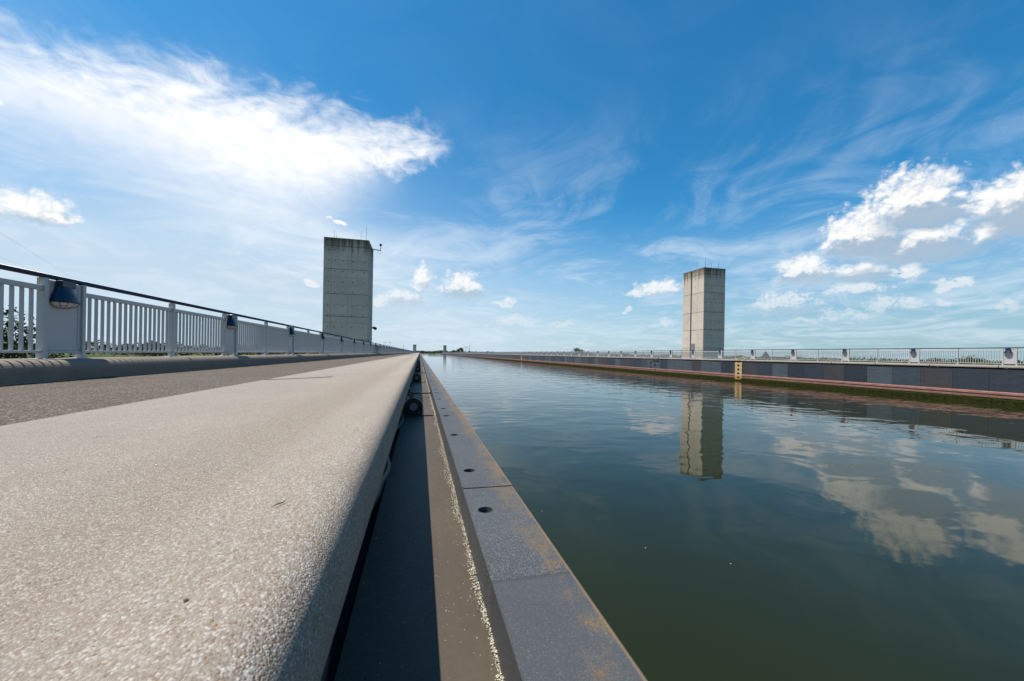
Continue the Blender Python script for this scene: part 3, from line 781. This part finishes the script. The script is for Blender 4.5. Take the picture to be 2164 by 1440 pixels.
def railing(far, ystart, nbay_part, nbay_bal, label):
    sx = -1 if far else 1
    X = mx(-4.731, far)
    root = empty('railing', (X, 0, 0)); tag(root, label, 'railing', 'railings along the bridge')
    e = root
    def f(x): return x * sx
    half = (MOD - PW_) / 2
    post = MB().cbox(-.045, .045, -.028, .028, .0, 1.052, .004).cbox(-.09, .09, -.07, .07, -.001, .012, .003).mesh('post', M_PAINT)
    tr = MB().cbox(-.024, .024, .028, half - .028, .885, .950, .005).mesh('top_rail', M_PAINT)
    brl = MB().cbox(-.022, .022, .028, half - .028, .082, .116, .004).mesh('bottom_rail', M_PAINT)
    nb = 16; sp = (half - .06) / (nb + 1)
    bal = MB().box(-.0175, .0175, -.010, .010, .114, .887).mesh('baluster', M_PAINT)
    pan = MB().cbox(-.012, .012, .028, PW_ - .028, .120, 1.03, .003)
    pan.cbox(-.020, .020, .028, .075, .118, 1.035, .003); pan.cbox(-.020, .020, PW_ - .075, PW_ - .028, .118, 1.035, .003)
    pan.cbox(-.020, .020, .0755, PW_ - .0755, .160, .118, .003); pan.cbox(-.020, .020, .0755, PW_ - .0755, 1.0, 1.035, .003)
    pan.cbox(-.024, .024, .028, PW_ - .028, .075, .112, .003)
    pan = pan.mesh('lamp_panel', M_PAINT)
    mb = MB()
    mb.tube([(0, Y0, 1.080), (0, Y1, 1.080)], .031, 14); hr = mb.build('handrail', M_BLUE, e, True)
    nb_made = 0; far_mb = MB(); far_blue = MB()
    n = int((Y1 - ystart) / MOD)
    for k in range(n):
        yb = ystart + k * MOD
        if k < nbay_part:
            link('post', post, e, (0, yb, 0)); link('post', post, e, (0, yb + PW_, 0)); link('post', post, e, (0, yb + PW_ + half, 0))
            link('lamp_panel', pan, e, (0, yb, 0))
            L = link('lamp', LAMP['bracket'], e, (f(.030), yb + PW_ / 2 - .05 * sx, 0)); L.scale = (sx, 1, 1)
            for nm in ('hood', 'lens', 'rim', 'cage'): link(nm, LAMP[nm], L)
            for q in (0, 1):
                y0 = yb + PW_ + q * half
                link('top_rail', tr, e, (0, y0, 0)); link('bottom_rail', brl, e, (0, y0, 0))
                for j in range(nb):
                    yb2 = y0 + .03 + sp * (j + 1)
                    if k < nbay_bal and nb_made < 300: link('baluster', bal, e, (0, yb2, 0)); nb_made += 1
                    else: far_mb.box(-.0175, .0175, yb2 - .01, yb2 + .01, .114, .887)
        else:
            for py in (yb, yb + PW_, yb + PW_ + half): far_mb.box(-.045, .045, py - .028, py + .028, 0, 1.052)
            far_mb.box(-.012, .012, yb + .028, yb + PW_ - .028, .118, 1.035)
            far_blue.box(f(.03), f(.115), yb + PW_ / 2 - .105, yb + PW_ / 2 + .105, .82, 1.04)
            far_blue.add([(f(.03), yb + PW_ / 2 - .2, .77), (f(.23), yb + PW_ / 2 - .12, .77), (f(.23), yb + PW_ / 2 + .12, .77), (f(.03), yb + PW_ / 2 + .2, .77), (f(.03), yb + PW_ / 2 - .1, .9), (f(.1), yb + PW_ / 2 - .1, .9), (f(.1), yb + PW_ / 2 + .1, .9), (f(.03), yb + PW_ / 2 + .1, .9)], [(0, 3, 2, 1), (4, 5, 6, 7), (0, 1, 5, 4), (1, 2, 6, 5), (2, 3, 7, 6)])
            for q in (0, 1):
                y0 = yb + PW_ + q * half
                far_mb.box(-.024, .024, y0 + .028, y0 + half - .028, .885, .95); far_mb.box(-.022, .022, y0 + .028, y0 + half - .028, .082, .116)
                for j in range(nb):
                    yb2 = y0 + .03 + sp * (j + 1); far_mb.box(-.0175, .0175, yb2 - .01, yb2 + .01, .114, .887)
    tag(far_mb.build('railing_run', M_PAINT, e), kind='stuff'); tag(far_blue.build('lamp_run', M_BLUE, e), kind='stuff')
railing(False, 6.2387 - MOD, 20, 11, 'grey-white railing with blue handrail and lamps on the near path, left')
railing(True, 15.8536 - MOD, 22, 11, 'white railing with blue handrail and lamps beyond the canal, right')

# ------------------------------------------------------------------ towers
ZR = [12.0, 11.2, 8.78, 6.18, 3.82, 1.42, -1.2, -11.0]
def tower(far, x_in, wdt, yf, dep, label, near=True, door=False):
    sx = 1 if far else -1          # outward direction from the canal
    e = empty('concrete_tower', (x_in + sx * wdt / 2, yf, -11)); tag(e, label, 'tower', 'concrete towers beside the canal')
    OX, OY, OZ = e.location
    def B(mb, name, m): o = mb.build(name, m, e); o.location = (-OX, -OY, -OZ); return o
    xo = x_in + sx * wdt
    g = .30; t = .045
    gy0, gy1 = yf + dep * .555, yf + dep * .555 + .26
    # core with the vertical groove in the canal face
    mb = MB()
    mb.box(x_in + sx * t, xo - sx * t, yf + t, gy0 - .02, -11, 11.96)
    mb.box(x_in + sx * t, xo - sx * t, gy1 + .02, yf + dep - t, -11, 11.96)
    mb.box(x_in + sx * g, xo - sx * t, gy0 - .02, gy1 + .02, -11, 11.955)
    B(mb, 'core', M_TGAP)
    fr = [0, .172, .54, 1.0]
    def panels(make, cols, rows_extra):
        for r in range(len(ZR) - 1):
            z1 = ZR[r] - (.022 if r else 0); z0 = ZR[r + 1] + .022 if r < len(ZR) - 2 else ZR[r + 1]
            cut = [z1] + [z for z in rows_extra.get(r, [])] + [z0]
            for a, b in zip(cut[:-1], cut[1:]):
                for c0, c1 in zip(cols[:-1], cols[1:]):
                    make(c0 + .006, c1 - .006, b + (.006 if b != z0 else 0), a - (.006 if a != z1 else 0))
    if near:
        ex = {1: [9.75], 2: [7.9], 3: [5.05], 4: [3.15]}
        fxs = sorted(x_in + sx * wdt * (1 - v) for v in fr)
        fxs[0] -= .006; fxs[-1] += .006
        panels(lambda a, b, z0, z1: B(MB().cbox(a, b, yf, yf + t + .005, z0, z1, .008), 'concrete_panel', M_TOWER), fxs, ex)
        for c in ([yf + t + .012, yf + dep * .28, gy0 + .006], [gy1 - .006, yf + dep * .70, yf + dep]):
            panels(lambda a, b, z0, z1: B(MB().cbox(x_in, x_in + sx * (t + .005), a, b, z0, z1, .008), 'concrete_panel', M_TOWER), c, {})
        for yv0, yv1 in ((gy0 - .02, gy0), (gy1, gy1 + .02)):
            B(MB().box(x_in + sx * .05, x_in + sx * g, yv0 - .001, yv1 + .001, -11, 11.97), 'groove_side', M_TOWER)
        panels(lambda a, b, z0, z1: B(MB().cbox(xo - sx * (t + .005), xo, a, b, z0, z1, .008), 'concrete_panel', M_TOWER), [yf + t + .012, yf + dep / 2, yf + dep], {})
        panels(lambda a, b, z0, z1: B(MB().cbox(a, b, yf + dep - t, yf + dep + .005, z0, z1, .008), 'concrete_panel', M_TOWER), sorted([x_in + sx * .06, xo - sx * .06]), {})
        # tie holes
        mb = MB(); ztie = [10.77, 9.66, 8.55, 7.44, 6.35, 4.9, 3.95, 2.69, 1.2]
        for z in ztie:
            for v in (.11, .25, .43, .645, .90):
                xx = xo - sx * wdt * v
                mb.tube([(xx, yf - .003, z), (xx, yf + .01, z)], .055, 10)
            for v in (.12, .40, .78):
                yy2 = yf + dep * v; mb.tube([(x_in - sx * .003, yy2, z), (x_in + sx * .01, yy2, z)], .05, 10)
        tag(B(mb, 'tie_holes', M_TIE), kind='stuff')
        B(MB().cbox(min(x_in, xo) - .012, max(x_in, xo) + .012, yf - .012, yf + dep * .555, 11.995, 12.04, .006).cbox(min(x_in, xo) - .012, max(x_in, xo) + .012, gy1, yf + dep + .012, 11.995, 12.04, .006), 'roof_edge', M_TOWER)
    else:
        for r in range(len(ZR) - 1):
            B(MB().cbox(x_in, xo, yf, yf + dep, ZR[r + 1] + .03, ZR[r] - .03, .02), 'concrete_lift', M_TOWER)
        B(MB().cbox(min(x_in, xo) - .25, max(x_in, xo) + .25, yf - .25, yf + dep + .25, 11.98, 12.3, .02), 'roof_edge', M_TGAP)
    return e, B
e, B = tower(False, -5.478, 4.42, 43.67, 4.18, 'grey concrete tower behind the left railing, shaded, with camera arm')
for xx, zt in ((-9.25, 13.35), (-9.02, 12.95), (-6.5, 13.5), (-5.97, 14.1)): B(MB().tube([(xx, 45.4, 12.0), (xx, 45.4, zt)], [.018, .010], 6), 'lightning_rod', M_DGREY)
B(MB().tube([(-5.5, 45.2, 11.55), (-4.40, 45.2, 11.42)], .055, 8), 'camera_arm', M_STEEL)
B(MB().tube([(-4.42, 45.2, 11.36), (-4.42, 45.2, 12.0)], .035, 8), 'camera_mast', M_DGREY)
B(MB().tube([(-4.42, 45.2, 11.92), (-4.42, 45.2, 12.0), (-4.42, 45.2, 12.1), (-4.42, 45.2, 12.18)], [.06, .15, .15, .05], 12), 'camera_dome', M_BLACK)
B(MB().tube([(-4.5 + .28 * math.cos(q * .3) , 45.2, 11.32 - .22 * math.sin(q * .3)) for q in range(11)], .012, 6), 'cable_loop', M_DGREY)
B(MB().tube([(-5.47, 47.4, 2.9), (-5.25, 47.4, 2.9)], .03, 6), 'spotlight_arm', M_BLACK)
B(MB().tube([(-5.36, 47.62, 2.98), (-5.20, 47.42, 2.93), (-5.02, 47.15, 2.84)], [.10, .17, .17], 14), 'spotlight', M_BLACK)
e, B = tower(True, 36.28, 3.3, 43.67, 4.18, 'sunlit concrete tower beyond the canal with grooved face and door')
for yy3, zt in ((46.2, 13.4), (44.6, 13.5), ): B(MB().tube([(37.2, yy3, 12.0), (37.2, yy3, zt)], [.018, .010], 6), 'lightning_rod', M_DGREY)
for xx, zt in ((38.0, 12.9), (39.1, 13.0)): B(MB().tube([(xx, 44.4, 12.0), (xx, 44.4, zt)], [.016, .010], 6), 'lightning_rod', M_DGREY)
B(MB().cbox(36.262, 36.30, 45.20, 45.94, -.25, 2.0, .01), 'door', M_STEEL)
B(MB().cbox(36.24, 36.262, 45.28, 45.32, .8, .95, .004), 'handle', M_DGREY)
tower(False, -5.478, 4.9, 622, 4.18, 'small far grey tower at the end of the left railing', False)
tower(True, 36.28, 4.9, 622, 4.18, 'small far grey tower at the end of the right canal wall', False)

# ------------------------------------------------------------------ banks beyond the bridge
for sgn, nm in ((-1, 'left'), (1, 'right')):
    mb = MB()
    prof = [(-2.4, 0), (-1.3, 2.5), (-.8, 5), (-.8, 14), (-11.2, 42)]
    x0 = -2 if sgn < 0 else WID + 2
    vs = []; ysb = list(range(640, 1521, 40))
    for i, yv in enumerate(ysb):
        bend = (yv - 640) / 880.0
        xe = x0 + sgn * 6 * bend * 6
        if sgn > 0: xe -= 26 * max(0, bend) ** .5
        for z, dx in prof: vs.append((xe + sgn * dx, yv, z + .6 * math.sin(yv * .05)* (dx > 3) * (dx < 20)))
    n = len(prof)
    mb.add(vs, [(i * n + k, i * n + k + 1, (i + 1) * n + k + 1, (i + 1) * n + k) for i in range(len(ysb) - 1) for k in range(n - 1)])
    tag(mb.build('bank_' + nm, M_GROUND), 'green canal bank beyond the bridge, %s side' % nm, None, None, 'structure')

# ------------------------------------------------------------------ vegetation
def leaf_quads(mb, c, rx, rz, n, size, rnd, shell=.35):
    for _ in range(n):
        while True:
            p = Vector((rnd.uniform(-1, 1), rnd.uniform(-1, 1), rnd.uniform(-1, 1)))
            if shell < p.length < 1: break
        p = Vector((c[0] + p.x * rx, c[1] + p.y * rx, c[2] + p.z * rz))
        a = Vector((rnd.gauss(0, 1), rnd.gauss(0, 1), rnd.gauss(0, 1))).normalized(); b = a.orthogonal().normalized()
        b = Matrix.Rotation(rnd.random() * 6.28, 3, a) @ b; c2 = a.cross(b); s = size * rnd.uniform(.6, 1.3)
        mb.add([p - b * s, p + c2 * s * .45, p + b * s, p - c2 * s * .45], [(0, 1, 2, 3)])
def tree(name, pos, h, cr, label, cat='tree', leaf=.5, nclump=26, per=60, m=None, seed=1, group=None, trunk=.25, spread=.55):
    rnd = random.Random(seed); m = m or M_LEAF
    e = empty(name, pos); tag(e, label, cat, group)
    tb = MB(); cb = MB()
    tb.tube([(0, 0, -.2), (rnd.uniform(-.1, .1), 0, h * .25), (rnd.uniform(-.3, .3), rnd.uniform(-.3, .3), h * .55), (rnd.uniform(-.4, .4), rnd.uniform(-.4, .4), h * .85)], [trunk, trunk * .8, trunk * .5, trunk * .15], 7)
    for k in range(nclump):
        q = rnd.random() * 6.28; f = rnd.random(); zc = h * (.32 + .60 * f); rr = cr * math.sin(math.pi * (.22 + .70 * f)) ** .8 * rnd.uniform(.35, 1.0)
        c = (math.cos(q) * rr, math.sin(q) * rr, zc)
        tb.tube([(0, 0, zc * rnd.uniform(.55, .8)), (c[0] * .5, c[1] * .5, zc * .9), c], [trunk * .3, trunk * .18, trunk * .05], 5)
        leaf_quads(cb, c, cr * rnd.uniform(.25, .42), cr * rnd.uniform(.18, .34), per, leaf, rnd, .15)
    tb.build('trunk', M_BARK, e); cb.build('crown', m, e)
    return e
# seen through the railing on the left: a tree close to the bridge
tree('tree', (-17.4, 20.4, -11), 13.5, 2.7, 'loose dark tree behind the railing at the left picture edge', leaf=.085, nclump=120, per=150, m=M_LEAFD, seed=5, trunk=.2)
tree('tree', (-19.6, 21.4, -11), 12.2, 2.4, 'lower dark tree beside the loose one, left picture edge', leaf=.09, nclump=50, per=130, m=M_LEAFD, seed=9, trunk=.2)
tree('tree', (-127, 226, -11), 14.5, 6.5, 'round dark tree seen between balusters left of the second lamp', leaf=.45, nclump=40, per=45, m=M_LEAFD, seed=12)
tree('tree', (60, 690, -7), 12.5, 6.5, 'lower tree of the pair right of the far tower', leaf=.8, nclump=30, per=40, seed=21)
tree('tree', (71, 696, -7), 16.5, 8.0, 'taller tree of the pair right of the far tower', leaf=.9, nclump=36, per=40, m=M_LEAFD, seed=22)
tree('tree', (164, 387, -11), 18.5, 9.0, 'dome-shaped dark tree above the far railing, left of the right tower', leaf=.7, nclump=40, per=45, m=M_LEAFD, seed=23)
tree('tree', (181, 392, -11), 15.0, 6.0, 'small dark tree beside the dome-shaped one', leaf=.7, nclump=26, per=40, m=M_LEAFD, seed=24)
tree('tree', (133, 66.5, -11), 12.6, 4.4, 'round leafy tree behind the right railing near the picture edge', leaf=.3, nclump=46, per=60, seed=25)
tree('tree', (137.5, 63, -11), 12.0, 3.6, 'smaller round tree right of the leafy one, behind the railing', leaf=.3, nclump=36, per=60, seed=26)
tree('tree', (318, 330, -11), 13.2, 7.0, 'pale round tree right of the sunlit tower, behind the railing', leaf=.6, nclump=30, per=45, seed=27)
tree('tree', (420, 330, -11), 12.2, 7.0, 'broad low tree between church and sunlit tower', leaf=.6, nclump=30, per=45, seed=28)

def wood(name, label, az0, az1, d0, d1, h0, h1, n, size, seed, zb=-11.0, m=None, per=16):
    rnd = random.Random(seed); mb = MB()
    for k in range(n):
        a = R(az0 + (az1 - az0) * rnd.random()); d = rnd.uniform(d0, d1)
        ph = .5 + .5 * math.sin(a * 37 + seed) * math.sin(a * 91 + 2 * seed)
        h = h0 + (h1 - h0) * (.25 * rnd.random() + .75 * ph)
        leaf_quads(mb, (d * math.sin(a), d * math.cos(a), zb + h * .55), h * .5, h * .46, per, size, rnd, .3)
    return tag(mb.build(name, m or M_WOOD), label, 'woodland', None, 'stuff')
wood('woodland', 'far line of woodland on the left horizon behind the railing', -48, -3, 600, 760, 13.5, 20.0, 1000, 1.6, 1)
wood('scrub', 'low green scrub below the bridge on the left', -48, -8, 130, 330, 2.0, 5.5, 700, .5, 2, m=M_LEAF)
wood('woodland', 'wooded ridge closing the canal at the vanishing point', -4, 6.0, 1480, 1560, 9, 17, 420, 2.4, 3, zb=-6)
wood('woodland', 'far line of woodland on the right horizon behind the railing', 6, 76, 760, 1000, 12.5, 17.5, 1700, 1.8, 4)
wood('shrubs', 'green shrubs on the bank left of the far right tower', 1.2, 2.9, 760, 900, 4, 6.5, 60, 1.0, 6, zb=-2, m=M_LEAF)
wood('woodland', 'scattered trees along the canal right of the far tower', 5.2, 19, 620, 760, 12.0, 15.5, 130, 1.2, 8, m=M_LEAFD, per=26)

# church, masts, pylons
e = empty('church', (1092, 1029, -11)); tag(e, 'tiny far church with pointed spire behind the right railing', 'church')
MB().box(-8, 8, -8, 8, 0, 17).build('church_tower', M_STONE, e)
MB().add([(-8, -8, 17), (8, -8, 17), (8, 8, 17), (-8, 8, 17), (0, 0, 36)], [(0, 1, 4), (1, 2, 4), (2, 3, 4), (3, 0, 4), (0, 3, 2, 1)]).build('spire', M_DGREY, e)
MB().prism([(8.1, 0), (30, 0), (30, 9), (19, 15), (8.1, 9)], -8, 8).build('nave', M_ROOF, e)
def mast(pos, h, label, arms=0, r=.5):
    e = empty('pylon' if arms else 'mast', pos); tag(e, label, 'pylon' if arms else 'mast')
    MB().tube([(0, 0, 0), (0, 0, h * .6), (0, 0, h)], [r, r * .7, r * .3], 6).build('shaft', M_DGREY, e)
    for k in range(arms):
        z = h * (.98 - .13 * k); w = 7 + 2.5 * (k % 2)
        MB().tube([(-w, 0, z), (0, 0, z + .8), (w, 0, z)], .35, 5).build('cross_arm', M_DGREY, e)
    if not arms: MB().cbox(-.9, .9, -.9, .9, h * .78, h * .84, .1).build('antenna', M_DGREY, e)
mast((173, 1490, -11), 37, 'tiny lattice pylon with cross arms right of the far tower', 2, 1.0)
mast((187, 1488, -11), 48, 'tall thin mast right of the tiny pylon', 0, 1.0)
mast((-59, 1499, -11), 42, 'thin mast just left of the far left tower', 0, .9)
mast((-126, 1495, -11), 46, 'leftmost thin pylon above the distant left handrail', 1, .8)
mast((-108, 1496, -11), 48, 'thin pylon right of the leftmost one above the handrail', 1, .8)

# overhead wires top left, far out over the fields
for lb, (pa, pb, pc_) in (('upper of the two faint overhead wires at the upper left', ((-79.7, 89.7, 24.5), (-112.3, 140.7, 29.2), (-172.6, 245.3, 34.5))), ('lower of the two faint overhead wires at the upper left', ((-79.6, 89.8, 18.6), (-113.5, 139.7, 24.1), (-177.7, 241.7, 34.0)))):
    pa, pb, pc_ = Vector(pa), Vector(pb), Vector(pc_)
    pts = [pa * (1 - u) * (1 - u) + (pb * 2 - (pa + pc_) / 2) * 2 * u * (1 - u) + pc_ * u * u for u in [i / 24 for i in range(25)]]
    tag(MB().tube(pts, .020, 5).build('overhead_wire', M_STEEL), lb, 'wire', 'overhead wires')

# gliding bird in front of the cumulus on the right
e = empty('bird', (127.7, 78.7, 24.0)); tag(e, 'small dark bird gliding in front of the right cumulus', 'bird')
MB().tube([(-.35, 0, 0), (-.1, 0, .03), (.2, 0, .02), (.36, 0, 0)], [.02, .10, .09, .02], 8).build('body', M_DGREY, e, True)
for s in (-1, 1): MB().add([(-.10, 0, .05), (.16, 0, .05), (.14, s * .55, .20), (-.02, s * .55, .20), (-.06, s * 1.0, .12)], [(0, 1, 2, 3), (3, 2, 4)]).build('wing', M_DGREY, e)

# ------------------------------------------------------------------ small things on the path
def on_path(x, y):
    for (a, za), (b, zb) in zip(SHOULDER[:-1], SHOULDER[1:]):
        if a <= x <= b: return za + (zb - za) * (x - a) / (b - a)
    return zpath(x)
M_TWIG = plain('dry_leaf', (.16, .09, .04), .9, .2)
tw = empty('dry_leaf_stalk', (-.172, .545, on_path(-.172, .545) + .002)); tw.scale = (.6, .6, .6); tag(tw, 'thin brown dry stalk lying on the path shoulder', 'leaf')
MB().tube([(-.010, -.012, .0), (-.002, -.003, .003), (.006, .006, .002), (.011, .014, .004)], [.0003, .0011, .0015, .0005], 6).build('stalk', M_TWIG, tw)
MB().add([(.004, .004, .003), (.0085, .006, .0045), (.013, .015, .004), (.007, .012, .003)], [(0, 1, 2, 3)]).build('blade', M_TWIG, tw)
def pebble(x, y, r, m, label):
    bm = bmesh.new(); bmesh.ops.create_icosphere(bm, subdivisions=2, radius=r); rnd = random.Random(int(x * 1000))
    for v in bm.verts: v.co *= rnd.uniform(.75, 1.15); v.co.z *= .7
    me = bpy.data.meshes.new('pebble'); bm.to_mesh(me); bm.free(); me.materials.append(m)
    tag(link('pebble', me, None, (x, y, on_path(x, y) + r * .5)), label, 'pebble', 'loose bits on the path')
M_WHITE = plain('white_pebble', (.75, .73, .70), .7, .3)
pebble(-.176, .355, .0019, M_TWIG, 'dark brown crumb on the path shoulder near the bottom')
pebble(-.83, 1.25, .003, M_WHITE, 'white pebble on the pale path, left one')
pebble(-.50, .90, .0022, M_WHITE, 'white pebble on the pale path, right one')

# tiny bits drifting on the water
M_FLOAT = plain('drifting_leaf', (.55, .56, .50), .8, .2)
fl = MB().add([(-.012, 0, 0), (0, -.004, .001), (.014, .001, 0), (.001, .005, .002)], [(0, 1, 2, 3)]).mesh('floating_leaf', M_FLOAT)
for (x, y, a, lb) in ((2.62, 4.05, .4, 'tiny pale leaf drifting on the near water, second closest to the camera'), (3.35, 3.55, 1.3, 'tiny pale leaf drifting lowest in the picture on the near water'), (1.75, 5.3, 2.1, 'tiny pale drifting leaf closest to the gritted steel edge'), (4.8, 6.4, .9, 'tiny pale drifting leaf halfway towards the cloud reflection')):
    o = link('floating_leaf', fl, None, (x, y, ZW + .004)); o.rotation_euler.z = a
    tag(o, lb, 'leaf', 'leaves drifting on the water')
# leaf litter caught in the slot under the shoulder
lit_mb = MB(); rl = random.Random(31)
for k in range(260):
    x = rl.uniform(-.150, -.085); y = .35 + 7 * rl.random() ** 1.4; s_ = rl.uniform(.002, .006); a = rl.random() * 6.28
    z = (ZF if x > -.113 else ZF - .055) + .002 + rl.random() * .004
    dx, dy = math.cos(a) * s_, math.sin(a) * s_
    lit_mb.add([(x - dx, y - dy, z), (x - dy * .4, y + dx * .4, z + s_ * .4), (x + dx, y + dy, z + .001), (x + dy * .4, y - dx * .4, z)], [(0, 1, 2, 3)], rl.randrange(2))
tag(lit_mb.build('leaf_litter', [M_TWIG, plain('pale_litter', (.34, .31, .24), .9, .2)]), 'dry leaf litter along the dark side of the gutter', 'litter', None, 'stuff')
